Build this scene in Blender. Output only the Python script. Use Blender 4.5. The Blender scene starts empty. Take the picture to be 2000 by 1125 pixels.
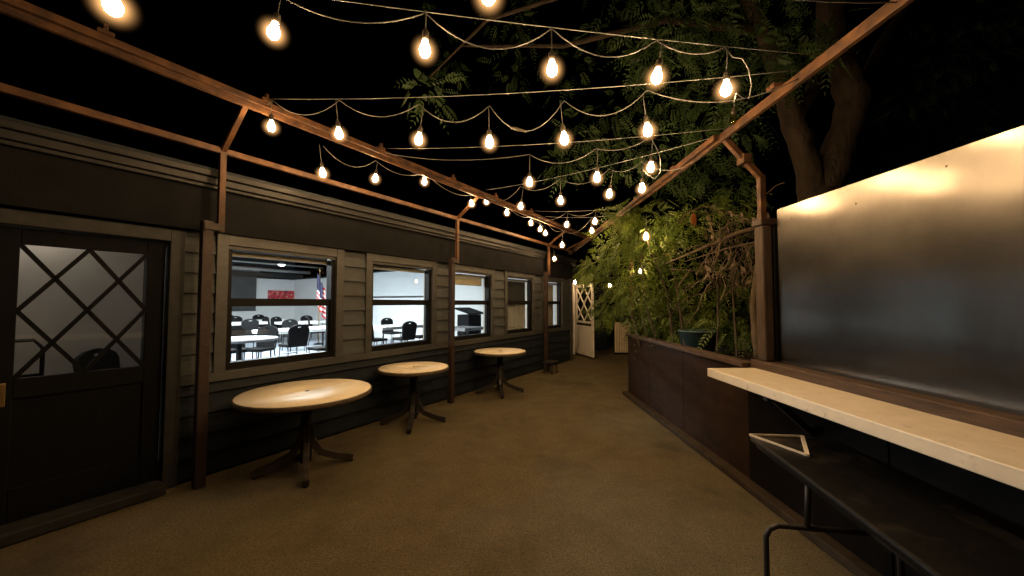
import bpy, bmesh, math, random
from mathutils import Vector, Matrix
R = math.radians
random.seed(7)
sc = bpy.context.scene
col = sc.collection

# ------------------------------------------------------------------ camera
F = 725.0            # focal length in 2000-px photo pixels
CAM_H = 1.6
PITCH = math.atan(29 / F)
cd = bpy.data.cameras.new('camera')
cam = bpy.data.objects.new('camera', cd); col.objects.link(cam)
cam.location = (0, 0, CAM_H); cam.rotation_euler = (math.pi / 2 + PITCH, 0, 0)
cd.sensor_width = 36; cd.lens = 36 * F / 2000; cd.clip_start = 0.05; cd.clip_end = 600
sc.camera = cam

# ------------------------------------------------------------------ world: night sky
w = bpy.data.worlds.new('World'); sc.world = w; w.use_nodes = True
wn = w.node_tree.nodes; wl = w.node_tree.links
sky = wn.new('ShaderNodeTexSky'); sky.sky_type = 'NISHITA'; sky.sun_disc = False
sky.sun_elevation = R(-5); sky.sun_rotation = R(120)
wl.new(sky.outputs[0], wn['Background'].inputs[0]); wn['Background'].inputs[1].default_value = 0.02
# ------------------------------------------------------------------ exposure
vs = sc.view_settings
vs.view_transform = 'Standard'; vs.look = 'None'; vs.exposure = 0.0; vs.gamma = 1.0; vs.use_curve_mapping = False
sc.cycles.use_denoising = True
sc.cycles.max_bounces = 8
sc.cycles.transparent_max_bounces = 16
sc.cycles.sample_clamp_indirect = 6.0
sc.cycles.caustics_reflective = False; sc.cycles.caustics_refractive = False

BULB_STRENGTH = 330.0
HALL_STRENGTH = 190.0

# ------------------------------------------------------------------ helpers
def link(o, parent=None):
    col.objects.link(o)
    if parent is not None: o.parent = parent
    return o
def tag(o, label=None, cat=None, group=None, kind=None):
    if label: o['label'] = label
    if cat: o['category'] = cat
    if group: o['group'] = group
    if kind: o['kind'] = kind
    return o
def empty(name, loc=(0, 0, 0), rz=0.0, parent=None):
    o = bpy.data.objects.new(name, None); o.empty_display_size = 0.1
    o.location = loc; o.rotation_euler = (0, 0, rz)
    return link(o, parent)

class MB:
    def __init__(s): s.v = []; s.f = []; s.sm = []
    def add(s, vs, fs, smooth=False):
        b = len(s.v); s.v += [tuple(p) for p in vs]
        for f in fs: s.f.append(tuple(b + i for i in f)); s.sm.append(smooth)
        return s
    def box(s, x0, x1, y0, y1, z0, z1):
        return s.add([(x0,y0,z0),(x1,y0,z0),(x1,y1,z0),(x0,y1,z0),(x0,y0,z1),(x1,y0,z1),(x1,y1,z1),(x0,y1,z1)],
                     [(3,2,1,0),(4,5,6,7),(0,1,5,4),(1,2,6,5),(2,3,7,6),(3,0,4,7)])
    def beam(s, p0, p1, w, h, up=(0, 0, 1)):
        p0 = Vector(p0); p1 = Vector(p1); d = (p1 - p0).normalized(); up = Vector(up)
        if abs(d.dot(up)) > .98: up = Vector((1, 0, 0))
        a = d.cross(up).normalized(); b = a.cross(d).normalized()
        vs = []
        for p in (p0, p1):
            for q, r in ((-1,-1),(1,-1),(1,1),(-1,1)): vs.append(p + a*q*w/2 + b*r*h/2)
        return s.add(vs, [(3,2,1,0),(4,5,6,7),(0,1,5,4),(1,2,6,5),(2,3,7,6),(3,0,4,7)])
    def tube(s, pts, r, n=8, cap=True):
        pts = [Vector(p) for p in pts]; m = len(pts)
        rs = r if isinstance(r, (list, tuple)) else [r] * m
        t0 = (pts[1] - pts[0]).normalized()
        a = t0.cross(Vector((0, 0, 1)))
        if a.length < .05: a = t0.cross(Vector((1, 0, 0)))
        a.normalize(); vs = []
        for i, p in enumerate(pts):
            t = (pts[min(i + 1, m - 1)] - pts[max(i - 1, 0)]).normalized()
            a = (a - t * a.dot(t)).normalized(); b = t.cross(a)
            for k in range(n):
                an = 2 * math.pi * k / n
                vs.append(p + (a * math.cos(an) + b * math.sin(an)) * rs[i])
        fs = [(i*n+k, i*n+(k+1) % n, (i+1)*n+(k+1) % n, (i+1)*n+k) for i in range(m-1) for k in range(n)]
        s.add(vs, fs, True)
        if cap:
            b = len(s.v) - n * m
            s.f.append(tuple(b + k for k in reversed(range(n)))); s.sm.append(False)
            s.f.append(tuple(b + (m-1)*n + k for k in range(n))); s.sm.append(False)
        return s
    def lathe(s, prof, n=24, c=(0, 0, 0), smooth=True):
        vs = []; m = len(prof)
        for r, z in prof:
            for k in range(n):
                an = 2 * math.pi * k / n
                vs.append((c[0] + r*math.cos(an), c[1] + r*math.sin(an), c[2] + z))
        fs = [(i*n+k, i*n+(k+1) % n, (i+1)*n+(k+1) % n, (i+1)*n+k) for i in range(m-1) for k in range(n)]
        s.add(vs, fs, smooth)
        b = len(s.v) - n * m
        s.f.append(tuple(b + k for k in reversed(range(n)))); s.sm.append(False)
        s.f.append(tuple(b + (m-1)*n + k for k in range(n))); s.sm.append(False)
        return s
    def mesh(s, name):
        me = bpy.data.meshes.new(name); me.from_pydata(s.v, [], s.f)
        me.polygons.foreach_set('use_smooth', s.sm); me.update()
        return me
    def build(s, name, mat, parent=None, bevel=0.0, loc=None, rz=0.0):
        me = s.mesh(name); me.materials.append(mat)
        o = link(bpy.data.objects.new(name, me), parent)
        if loc is not None: o.location = loc
        o.rotation_euler.z = rz
        if bevel:
            b = o.modifiers.new('bevel', 'BEVEL'); b.width = bevel; b.segments = 2; b.limit_method = 'ANGLE'; b.angle_limit = R(40)
        return o
def copy_tree(o, parent=None):
    c = o.copy(); col.objects.link(c); c.parent = parent
    for ch in list(o.children): copy_tree(ch, c)
    return c

# ------------------------------------------------------------------ materials
def nodes(name):
    m = bpy.data.materials.new(name); m.use_nodes = True
    nt = m.node_tree; return m, nt.nodes, nt.links, nt.nodes['Principled BSDF']
def mat(name, c1, c2=None, rough=.6, scale=6., detail=6., stretch=(1, 1, 1), bump=.15, bscale=None, metal=0., spec=.5, rvar=.1, lo=.35, hi=.68, dist=.01, trans=None, c3=None, c3scale=2., c3lo=.55, c3hi=.7):
    m, n, l, p = nodes(name)
    c2 = c2 or tuple(x * .7 for x in c1)
    tc = n.new('ShaderNodeTexCoord'); mp = n.new('ShaderNodeMapping'); mp.inputs['Scale'].default_value = stretch
    l.new(tc.outputs['Object'], mp.inputs[0])
    nz = n.new('ShaderNodeTexNoise'); nz.inputs['Scale'].default_value = scale; nz.inputs['Detail'].default_value = detail
    l.new(mp.outputs[0], nz.inputs['Vector'])
    rp = n.new('ShaderNodeMapRange'); rp.inputs[1].default_value = lo; rp.inputs[2].default_value = hi
    l.new(nz.outputs[0], rp.inputs[0])
    mx = n.new('ShaderNodeMix'); mx.data_type = 'RGBA'
    mx.inputs[6].default_value = (*c1, 1); mx.inputs[7].default_value = (*c2, 1)
    l.new(rp.outputs[0], mx.inputs[0]); out = mx.outputs[2]
    if c3:
        n3 = n.new('ShaderNodeTexNoise'); n3.inputs['Scale'].default_value = c3scale; n3.inputs['Detail'].default_value = 8; n3.inputs['Roughness'].default_value = .65
        l.new(tc.outputs['Object'], n3.inputs['Vector'])
        r3 = n.new('ShaderNodeMapRange'); r3.inputs[1].default_value = c3lo; r3.inputs[2].default_value = c3hi; l.new(n3.outputs[0], r3.inputs[0])
        m3 = n.new('ShaderNodeMix'); m3.data_type = 'RGBA'; m3.inputs[7].default_value = (*c3, 1)
        l.new(r3.outputs[0], m3.inputs[0]); l.new(out, m3.inputs[6]); out = m3.outputs[2]
    l.new(out, p.inputs['Base Color'])
    rr = n.new('ShaderNodeMapRange'); rr.inputs[3].default_value = max(0, rough - rvar); rr.inputs[4].default_value = min(1, rough + rvar)
    l.new(nz.outputs[0], rr.inputs[0]); l.new(rr.outputs[0], p.inputs['Roughness'])
    p.inputs['Metallic'].default_value = metal; p.inputs['Specular IOR Level'].default_value = spec
    if bump:
        nb = n.new('ShaderNodeTexNoise'); nb.inputs['Scale'].default_value = bscale or scale * 4; nb.inputs['Detail'].default_value = 5
        l.new(mp.outputs[0], nb.inputs['Vector'])
        b = n.new('ShaderNodeBump'); b.inputs['Strength'].default_value = bump; b.inputs['Distance'].default_value = dist
        l.new(nb.outputs[0], b.inputs['Height']); l.new(b.outputs[0], p.inputs['Normal'])
    return m
def emit(name, c, s):
    m = bpy.data.materials.new(name); m.use_nodes = True; n = m.node_tree.nodes; l = m.node_tree.links
    n.remove(n['Principled BSDF']); e = n.new('ShaderNodeEmission'); e.inputs[0].default_value = (*c, 1); e.inputs[1].default_value = s
    l.new(e.outputs[0], n['Material Output'].inputs[0]); return m
def glass(name, tint=(.9, .93, .93), gloss=.06, rough=.02):
    m = bpy.data.materials.new(name); m.use_nodes = True; n = m.node_tree.nodes; l = m.node_tree.links
    n.remove(n['Principled BSDF'])
    t = n.new('ShaderNodeBsdfTransparent'); t.inputs[0].default_value = (*tint, 1)
    g = n.new('ShaderNodeBsdfGlossy'); g.inputs['Roughness'].default_value = rough
    fr = n.new('ShaderNodeFresnel'); ge = n.new('ShaderNodeNewGeometry')
    io = n.new('ShaderNodeMapRange'); io.inputs[3].default_value = 1.45; io.inputs[4].default_value = 1 / 1.45
    l.new(ge.outputs['Backfacing'], io.inputs[0]); l.new(io.outputs[0], fr.inputs[0])
    ad = n.new('ShaderNodeMath'); ad.operation = 'MULTIPLY_ADD'; ad.inputs[1].default_value = 1.0; ad.inputs[2].default_value = gloss - .04
    l.new(fr.outputs[0], ad.inputs[0])
    mx = n.new('ShaderNodeMixShader'); l.new(ad.outputs[0], mx.inputs[0]); l.new(t.outputs[0], mx.inputs[1]); l.new(g.outputs[0], mx.inputs[2])
    l.new(mx.outputs[0], n['Material Output'].inputs[0]); return m

M = {}
def groundmat():
    m, n, l, p = nodes('worn_concrete')
    tc = n.new('ShaderNodeTexCoord')
    def nz(sc_, det, ro=.6):
        x = n.new('ShaderNodeTexNoise'); x.inputs['Scale'].default_value = sc_; x.inputs['Detail'].default_value = det; x.inputs['Roughness'].default_value = ro
        l.new(tc.outputs['Object'], x.inputs['Vector']); return x.outputs[0]
    def rng(o, a, b, c=0., d=1.):
        x = n.new('ShaderNodeMapRange'); x.inputs[1].default_value = a; x.inputs[2].default_value = b; x.inputs[3].default_value = c; x.inputs[4].default_value = d; l.new(o, x.inputs[0]); return x.outputs[0]
    def mixc(f, a, b):
        x = n.new('ShaderNodeMix'); x.data_type = 'RGBA'; l.new(f, x.inputs[0])
        for k, v in ((6, a), (7, b)):
            if isinstance(v, tuple): x.inputs[k].default_value = (*v, 1)
            else: l.new(v, x.inputs[k])
        return x.outputs[2]
    base = mixc(rng(nz(38, 12, .92), .36, .64), (.068, .055, .030), (.165, .132, .070))       # fine sand grain
    base = mixc(rng(nz(95, 2, .5), .56, .64, 0, .6), base, (.24, .20, .125))                   # pale grit
    base = mixc(rng(nz(80, 2, .5), .42, .34, 0, .75), base, (.030, .025, .015))                # dark grit
    base = mixc(rng(nz(3.2, 10, .7), .42, .72, 0, .55), base, (.058, .047, .027))             # mottled wear
    base = mixc(rng(nz(.75, 6, .62), .53, .68, 0, .7), base, (.040, .034, .021))              # old damp stains
    base = mixc(rng(nz(1.6, 8, .7), .62, .70, 0, .5), base, (.13, .105, .06))                 # scuffed pale patches
    l.new(base, p.inputs['Base Color']); l.new(rng(nz(2.0, 6), .3, .7, .72, .95), p.inputs['Roughness']); p.inputs['Specular IOR Level'].default_value = .2
    b = n.new('ShaderNodeBump'); b.inputs['Strength'].default_value = .12; b.inputs['Distance'].default_value = .004; l.new(nz(150, 4), b.inputs['Height'])
    b2 = n.new('ShaderNodeBump'); b2.inputs['Strength'].default_value = .15; b2.inputs['Distance'].default_value = .05; l.new(nz(1.5, 3), b2.inputs['Height']); l.new(b.outputs[0], b2.inputs['Normal'])
    l.new(b2.outputs[0], p.inputs['Normal']); return m
M['ground'] = groundmat()
M['siding'] = mat('taupe_paint', (.064, .072, .074), (.050, .056, .058), spec=.2, rough=.65, scale=7, stretch=(1, 1, 4), bump=.2, c3=(.055, .046, .036), c3scale=5, c3lo=.56, c3hi=.75)
M['slate'] = mat('slate_paint', (.018, .024, .031), (.012, .016, .021), rough=.6, scale=6, stretch=(1, 1, 3), bump=.2, spec=.12)
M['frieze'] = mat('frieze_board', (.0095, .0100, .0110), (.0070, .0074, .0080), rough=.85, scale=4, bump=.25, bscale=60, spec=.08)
M['trim'] = mat('trim_paint', (.050, .052, .050), (.036, .037, .036), rough=.5, scale=9, stretch=(1, 1, 2), bump=.2)
M['trim_dark'] = mat('dark_trim_paint', (.036, .037, .036), (.024, .0245, .024), rough=.6, spec=.2, scale=9, bump=.2)
M['gutter'] = mat('gutter_paint', (.011, .0113, .012), (.0065, .0067, .007), spec=.3, rough=.5, scale=5, bump=.1)
M['sash'] = mat('dark_sash', (.006, .0055, .005), (.004, .004, .004), spec=.15, rough=.5, scale=8, bump=.1)
M['cream'] = mat('cream_paint', (.72, .62, .45), (.62, .53, .38), rough=.5, scale=8, bump=.05)
M['door'] = mat('door_slate', (.007, .0075, .009), (.005, .0055, .0065), spec=.08, rough=.7, scale=5, stretch=(4, 4, 1), bump=.15)
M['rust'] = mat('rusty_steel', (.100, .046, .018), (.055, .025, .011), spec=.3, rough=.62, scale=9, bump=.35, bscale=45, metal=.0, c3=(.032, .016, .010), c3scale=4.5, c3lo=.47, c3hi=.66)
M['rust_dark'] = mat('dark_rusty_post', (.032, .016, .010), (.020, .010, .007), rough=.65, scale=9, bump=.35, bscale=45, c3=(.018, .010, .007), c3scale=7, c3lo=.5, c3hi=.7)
M['wood'] = mat('old_timber', (.075, .042, .024), (.038, .022, .013), rough=.75, scale=5, stretch=(6, 1, 6), bump=.5, bscale=16)
M['timber_post'] = mat('post_timber', (.055, .034, .021), (.026, .016, .011), rough=.75, scale=5, stretch=(7, 7, 1), bump=.5, bscale=16)
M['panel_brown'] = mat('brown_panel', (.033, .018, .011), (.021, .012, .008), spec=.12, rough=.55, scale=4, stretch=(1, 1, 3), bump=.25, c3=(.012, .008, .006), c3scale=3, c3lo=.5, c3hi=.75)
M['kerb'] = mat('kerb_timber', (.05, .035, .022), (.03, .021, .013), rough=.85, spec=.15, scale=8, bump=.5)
M['panel_black'] = mat('black_panel', (.008, .006, .005), (.005, .004, .0035), rough=.8, spec=.08, scale=8, bump=.3)
M['soil'] = mat('soil', (.03, .02, .013), (.015, .01, .007), rough=.95, scale=30, bump=.8)
M['counter'] = mat('white_counter', (.78, .70, .56), (.70, .62, .49), rough=.38, scale=12, bump=.06, c3=(.50, .42, .31), c3scale=16, c3lo=.6, c3hi=.72)
M['tabletop'] = mat('laminate_top', (.88, .80, .63), (.84, .75, .58), spec=.04, rough=.42, scale=14, bump=.02, rvar=.04, c3=(.78, .68, .50), c3scale=5, c3lo=.6, c3hi=.85)
M['tableedge'] = mat('table_edge', (.12, .09, .055), (.07, .052, .034), rough=.5, scale=20, bump=.1)
M['iron'] = mat('cast_iron', (.035, .032, .03), (.02, .019, .018), rough=.5, scale=15, bump=.2, metal=.3)
M['iron_worn'] = mat('worn_iron', (.075, .058, .043), (.032, .026, .021), rough=.55, scale=9, bump=.25, metal=.2)
M['black'] = mat('black_plastic', (.006, .006, .006), (.004, .004, .004), rough=.5, spec=.12, scale=15, bump=.1, c3=(.05, .042, .034), c3scale=1.6, c3lo=.5, c3hi=.72)  # paler blotches paint the warm light patch and scuffs of the tabletop
M['cable'] = mat('galvanised_wire', (.42, .42, .41), (.34, .34, .33), rough=.35, scale=40, metal=.6, bump=.1)
M['cord'] = mat('cord_rubber', (.10, .10, .095), (.07, .07, .066), rough=.55, scale=40, bump=.1)
M['socket'] = mat('socket_black', (.06, .05, .035), (.04, .033, .024), rough=.5, scale=30, bump=.1)
M['brass'] = mat('brass', (.55, .38, .18), (.4, .27, .12), rough=.3, scale=12, metal=.9, bump=.1)
M['whitepaint'] = mat('white_door_paint', (.86, .84, .79), (.80, .77, .70), rough=.5, scale=5, bump=.1, c3=(.5, .45, .34), c3scale=3, c3lo=.58, c3hi=.8)
M['bulb'] = emit('glowing_glass', (1.0, .62, .29), BULB_STRENGTH)
M['bulb_dim'] = emit('dim_glowing_glass', (1.0, .62, .29), BULB_STRENGTH * .3)
M['bulb_green'] = glass('green_glass', (.15, .8, .35), .1)
M['bulb_dead'] = glass('amber_clear_glass', (.95, .8, .45), .12, .05)
M['pane'] = glass('window_glass', (.93, .95, .95), .06)
# brushed steel: fine vertical grain, reflections smeared sideways
def steel():
    m, n, l, p = nodes('brushed_steel')
    tc = n.new('ShaderNodeTexCoord'); mp = n.new('ShaderNodeMapping'); mp.inputs['Scale'].default_value = (1, 1.2, 160)
    l.new(tc.outputs['Object'], mp.inputs[0])
    nz = n.new('ShaderNodeTexNoise'); nz.inputs['Scale'].default_value = 3; nz.inputs['Detail'].default_value = 5; l.new(mp.outputs[0], nz.inputs['Vector'])
    b1 = n.new('ShaderNodeBump'); b1.inputs['Strength'].default_value = .05; b1.inputs['Distance'].default_value = .002; l.new(nz.outputs[0], b1.inputs['Height'])
    n2 = n.new('ShaderNodeTexNoise'); n2.inputs['Scale'].default_value = 1.7; n2.inputs['Detail'].default_value = 2; l.new(tc.outputs['Object'], n2.inputs['Vector'])
    b2 = n.new('ShaderNodeBump'); b2.inputs['Strength'].default_value = .30; b2.inputs['Distance'].default_value = .02; l.new(n2.outputs[0], b2.inputs['Height']); l.new(b1.outputs[0], b2.inputs['Normal'])
    tg = n.new('ShaderNodeTangent'); tg.direction_type = 'RADIAL'; tg.axis = 'Z'
    n3 = n.new('ShaderNodeTexNoise'); n3.inputs['Scale'].default_value = 3; n3.inputs['Detail'].default_value = 9; l.new(tc.outputs['Object'], n3.inputs['Vector'])
    n.remove(p); sh = []
    for r0, r1, an, c in ((.13, .17, -.42, (.205, .20, .188)), (.30, .46, -.35, (.135, .130, .120))):
        gl = n.new('ShaderNodeBsdfAnisotropic'); gl.inputs['Color'].default_value = (*c, 1); gl.inputs['Anisotropy'].default_value = an
        rr = n.new('ShaderNodeMapRange'); rr.inputs[1].default_value = .3; rr.inputs[2].default_value = .7; rr.inputs[3].default_value = r0; rr.inputs[4].default_value = r1
        l.new(n3.outputs[0], rr.inputs[0]); l.new(rr.outputs[0], gl.inputs['Roughness']); l.new(tg.outputs[0], gl.inputs['Tangent']); l.new(b2.outputs[0], gl.inputs['Normal']); sh.append(gl)
    mx = n.new('ShaderNodeMixShader')
    n4 = n.new('ShaderNodeTexNoise'); n4.inputs['Scale'].default_value = 2.2; n4.inputs['Detail'].default_value = 10; n4.inputs['Roughness'].default_value = .7; l.new(tc.outputs['Object'], n4.inputs['Vector'])
    r4 = n.new('ShaderNodeMapRange'); r4.inputs[1].default_value = .3; r4.inputs[2].default_value = .7; r4.inputs[3].default_value = .42; r4.inputs[4].default_value = .62; l.new(n4.outputs[0], r4.inputs[0]); l.new(r4.outputs[0], mx.inputs[0])
    l.new(sh[0].outputs[0], mx.inputs[1]); l.new(sh[1].outputs[0], mx.inputs[2]); l.new(mx.outputs[0], n['Material Output'].inputs[0])
    return m
M['steel'] = steel()
def leafmat(name, c1, c2):
    m, n, l, p = nodes(name)
    tc = n.new('ShaderNodeTexCoord'); nz = n.new('ShaderNodeTexNoise'); nz.inputs['Scale'].default_value = 3.5; nz.inputs['Detail'].default_value = 3
    l.new(tc.outputs['Object'], nz.inputs['Vector'])
    rp = n.new('ShaderNodeMapRange'); rp.inputs[1].default_value = .35; rp.inputs[2].default_value = .65; l.new(nz.outputs[0], rp.inputs[0])
    mx = n.new('ShaderNodeMix'); mx.data_type = 'RGBA'; mx.inputs[6].default_value = (*c1, 1); mx.inputs[7].default_value = (*c2, 1); l.new(rp.outputs[0], mx.inputs[0])
    l.new(mx.outputs[2], p.inputs['Base Color']); p.inputs['Roughness'].default_value = .5
    tr = n.new('ShaderNodeBsdfTranslucent'); l.new(mx.outputs[2], tr.inputs[0])
    ms = n.new('ShaderNodeMixShader'); ms.inputs[0].default_value = .3
    l.new(p.outputs[0], ms.inputs[1]); l.new(tr.outputs[0], ms.inputs[2]); l.new(ms.outputs[0], n['Material Output'].inputs[0])
    return m
M['leaf'] = leafmat('pinnate_leaf', (.135, .185, .022), (.055, .095, .016))
M['leaf_dark'] = leafmat('tree_leaf', (.058, .115, .024), (.030, .062, .015))
M['dry'] = mat('dry_twig', (.10, .072, .042), (.055, .04, .024), rough=.8, scale=10, bump=.3)
M['deadleaf'] = leafmat('dead_leaf', (.35, .12, .035), (.25, .09, .03))
M['bark'] = mat('bark', (.06, .042, .027), (.028, .02, .014), rough=.9, scale=4, stretch=(2, 2, .7), bump=1.0, bscale=9, dist=.03)
# hall
M['hallwall'] = mat('hall_white', (.82, .84, .84), (.78, .80, .80), rough=.7, scale=2, bump=.05)
M['hallceil'] = mat('hall_ceiling', (.02, .02, .02), (.014, .014, .014), rough=.8, scale=5, bump=.2)
M['hallfloor'] = mat('hall_floor', (.36, .41, .48), (.30, .34, .40), rough=.35, scale=3, bump=.05)
M['cloth'] = mat('white_cloth', (.85, .86, .86), (.8, .81, .81), rough=.7, scale=4, bump=.1)
M['greycloth'] = mat('grey_cloth', (.30, .30, .31), (.22, .22, .23), rough=.7, scale=10, bump=.2)
M['chair'] = mat('chair_fabric', (.010, .0105, .0115), (.006, .0065, .0075), spec=.15, rough=.8, scale=60, bump=.3)
M['chairleg'] = mat('chair_leg', (.009, .009, .010), (.006, .006, .007), spec=.2, rough=.4, scale=20, bump=.05)
M['screen'] = mat('dark_screen', (.06, .06, .06), (.045, .045, .045), rough=.4, scale=2, bump=0)
M['pipe'] = mat('grey_duct', (.45, .46, .46), (.35, .36, .36), rough=.5, scale=4, bump=.1)
M['tube'] = emit('fluorescent', (.94, .99, 1.0), HALL_STRENGTH)
M['pendant'] = emit('pendant_glow', (.95, 1.0, 1.0), 9.0)
M['satin'] = mat('satin_steel', (.45, .42, .385), (.36, .335, .31), rough=.32, scale=2, metal=.7, bump=.05)
M['teal'] = mat('teal_plastic', (.06, .11, .11), (.045, .085, .085), rough=.5, scale=5, bump=.1)

# ------------------------------------------------------------------ frames of the place
A = math.atan(466 / F); D = 4.29
DW = Vector((math.sin(A), math.cos(A), 0)); IN = Vector((-math.cos(A), math.sin(A), 0))
W0 = IN * D; WROT = math.pi / 2 - A                       # wall frame: x along the wall, y into the building
def wp(s, n, z): return W0 + DW * s + IN * n + Vector((0, 0, z))
RROT = R(1.0); R0 = Vector((2.045, 0, 0))
def rp_(o, y, z):                                           # planter frame: o to the right of the face, y along it
    return R0 + Vector((math.cos(RROT) * o - math.sin(RROT) * y, math.sin(RROT) * o + math.cos(RROT) * y, z))
CAMP = Vector((0, 0, CAM_H))
def ray(u, v):
    x = (u - 1000) / F; y = -(v - 562.5) / F
    return Vector((x, math.cos(PITCH) - y * math.sin(PITCH), math.sin(PITCH) + y * math.cos(PITCH)))

# ------------------------------------------------------------------ ground
g = MB(); N = 40
g.add([(-150, -150, 0), (150, -150, 0), (150, 150, 0), (-150, 150, 0)], [(0, 1, 2, 3)])
tag(g.build('ground', M['ground']), 'worn brown concrete walkway with speckled aggregate', 'ground', kind='structure')

# ------------------------------------------------------------------ building with clapboard wall
bld = empty('clapboard_building', W0, WROT)
tag(bld, 'long low building with taupe clapboard upper wall, dark lower wall and five windows', 'building')
S0, S1 = -4.0, 9.75
ZT = 2.70
WIN = [(1.53, 2.65), (3.16, 4.28), (4.80, 5.88), (6.44, 7.52), (8.04, 9.10)]
WZ0, WZ1 = .955, 2.16
DOOR = (-.75, 1.10)
DZ = 2.14
# wall core with openings
core = MB()
xs = [S0, DOOR[0]]; segs = []
core.box(S0, DOOR[0], 0, .16, 0, ZT)
core.box(DOOR[0], DOOR[1], 0, .16, DZ, ZT)
prev = DOOR[1]
for a, b in WIN:
    core.box(prev, a, 0, .16, 0, ZT); core.box(a, b, 0, .16, 0, WZ0); core.box(a, b, 0, .16, WZ1, ZT); prev = b
core.box(prev, S1, 0, .16, 0, ZT)
core.build('wall_core', M['slate'], bld)
# end wall, back wall and roof of the building
e = MB(); e.box(S1 - .16, S1 - .001, .161, 16.0, 0, 2.81); e.build('end_wall', M['slate'], bld)
rf = MB(); rf.add([(S0-.2, -.15, 2.817), (S1+.15, -.15, 2.817), (S1+.15, 16.2, 4.2), (S0-.2, 16.2, 4.2), (S0-.2, -.15, 2.84), (S1+.15, -.15, 2.84), (S1+.15, 16.2, 4.25), (S0-.2, 16.2, 4.25)],
            [(3,2,1,0),(4,5,6,7),(0,1,5,4),(1,2,6,5),(2,3,7,6),(3,0,4,7)])
rf.build('roof', M['slate'], bld)
# siding planks
def plank(x0, x1, z0, z1, m, jag=0.0):
    k = MB(); y_t, y_b = -.006, -.034
    k.add([(x0, 0, z0), (x1, 0, z0), (x1, 0, z1), (x0, 0, z1), (x0, y_b, z0), (x1, y_b, z0), (x1, y_t, z1), (x0, y_t, z1)],
          [(4,5,6,7),(0,1,5,4)[::-1],(0,4,7,3),(1,2,6,5),(3,7,6,2)])
    return k.build('plank', m, bld)
EXPO = .1845
TW = .095
gaps = []
prev = DOOR[1] + .10
for a, b in WIN:
    gaps.append((prev, a - TW)); prev = b + TW
gaps.append((prev, S1))
z = .03; row = 0
while z < 2.25:
    z1 = min(z + EXPO, 2.258)
    below = z1 < .88
    if below or z < .80:
        zt = min(z1, .855)
        joints = [DOOR[1] + .10, 3.4 + (row % 3) * .9, 6.3 + (row % 2) * 1.1, S1]
        for a, b in zip(joints, joints[1:]): plank(a, b - .003, z, zt, M['slate'])
        plank(S0, DOOR[0] - .10, z, zt, M['slate'])
    else:
        for a, b in gaps:
            if b - a > .03: plank(a + .002, b - .002, z, z1 - .001, M['siding'])
        plank(S0, DOOR[0] - .10, z, z1 - .001, M['siding'])
    z += EXPO; row += 1
# belt board under the windows, head board
t = MB(); t.box(DOOR[1] + .101, S1, -.04, 0, .86, .945); t.build('belt_board', M['trim'], bld, bevel=.004)
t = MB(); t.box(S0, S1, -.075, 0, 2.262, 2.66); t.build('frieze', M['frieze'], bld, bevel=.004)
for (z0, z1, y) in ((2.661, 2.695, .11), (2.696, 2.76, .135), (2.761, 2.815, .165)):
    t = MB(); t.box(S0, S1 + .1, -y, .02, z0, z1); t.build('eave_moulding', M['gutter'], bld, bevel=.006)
t = MB(); t.box(S1 - .12, S1 + .004, -.045, 0, 0, 2.258); t.build('corner_board', M['trim'], bld, bevel=.004)
# windows
def window(i, a, b):
    wroot = empty('window', (0, 0, 0), 0, bld)
    c = MB(); c.box(a - TW, a, -.045, 0, .946, WZ1 + TW + .02); c.build('casing', M['trim'], wroot, bevel=.004)
    c = MB(); c.box(b, b + TW, -.045, 0, .946, WZ1 + TW + .02); c.build('casing', M['trim'], wroot, bevel=.004)
    c = MB(); c.box(a, b, -.042, 0, WZ1, WZ1 + TW + .018); c.build('casing', M['trim'], wroot, bevel=.004)
    c = MB(); c.box(a, b, -.020, .001, WZ1 - .035, WZ1 - .001); c.build('drip_moulding', M['trim'], wroot, bevel=.003)
    # dark outer frame
    f = MB(); fw = .045
    f.box(a, a + fw, .0, .10, WZ0, WZ1 - .036); f.box(b - fw, b, .0, .10, WZ0, WZ1 - .036)
    f.box(a + fw, b - fw, .0, .10, WZ0, WZ0 + .062)
    f.build('frame', M['sash'], wroot)
    mid = 1.605
    s_ = MB(); q = .022
    s_.box(a + fw, b - fw, .018, .062, mid - .04, mid + .04)
    s_.box(a + fw, a + fw + q, .03, .06, WZ0 + .062, mid - .04); s_.box(b - fw - q, b - fw, .03, .06, WZ0 + .062, mid - .04)
    s_.build('sash', M['sash'], wroot)
    # cream inner lining (jamb, head)
    j = MB()
    j.box(a, a + .012, .101, .15, WZ0, WZ1); j.box(b - .012, b, .101, .15, WZ0, WZ1)
    j.box(a + .012, b - .012, .101, .15, WZ1 - .012, WZ1); j.box(a + .012, b - .012, .101, .15, WZ0, WZ0 + .015)
    j.build('lining', M['cream'], wroot)
    for (z0, z1, y) in ((WZ0 + .062, mid - .04, .045), (mid + .04, WZ1 - .036, .05)):
        p = MB(); p.box(a + fw, b - fw, y, y + .004, z0, z1); p.build('pane', M['pane'], wroot)
    hr = MB(); hr.box(a + .04, b - .03, .115, .165, WZ1 - .085, WZ1 - .037); hr.build('blind_headrail', M['cream'], wroot, bevel=.006)
    return wroot
wins = [window(i, *ab) for i, ab in enumerate(WIN)]
M['shade'] = mat('dark_shade', (.035, .034, .036), (.028, .027, .03), rough=.8, scale=3, bump=.1)
M['curtain'] = mat('taupe_curtain', (.46, .44, .43), (.36, .345, .34), rough=.85, scale=3, stretch=(8, 1, 1), bump=.3)
def flat(name, x0, x1, y0, y1, z0, z1, m, parent, bevel=0): 
    k = MB(); k.box(x0, x1, y0, y1, z0, z1); return k.build(name, m, parent, bevel)
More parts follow.
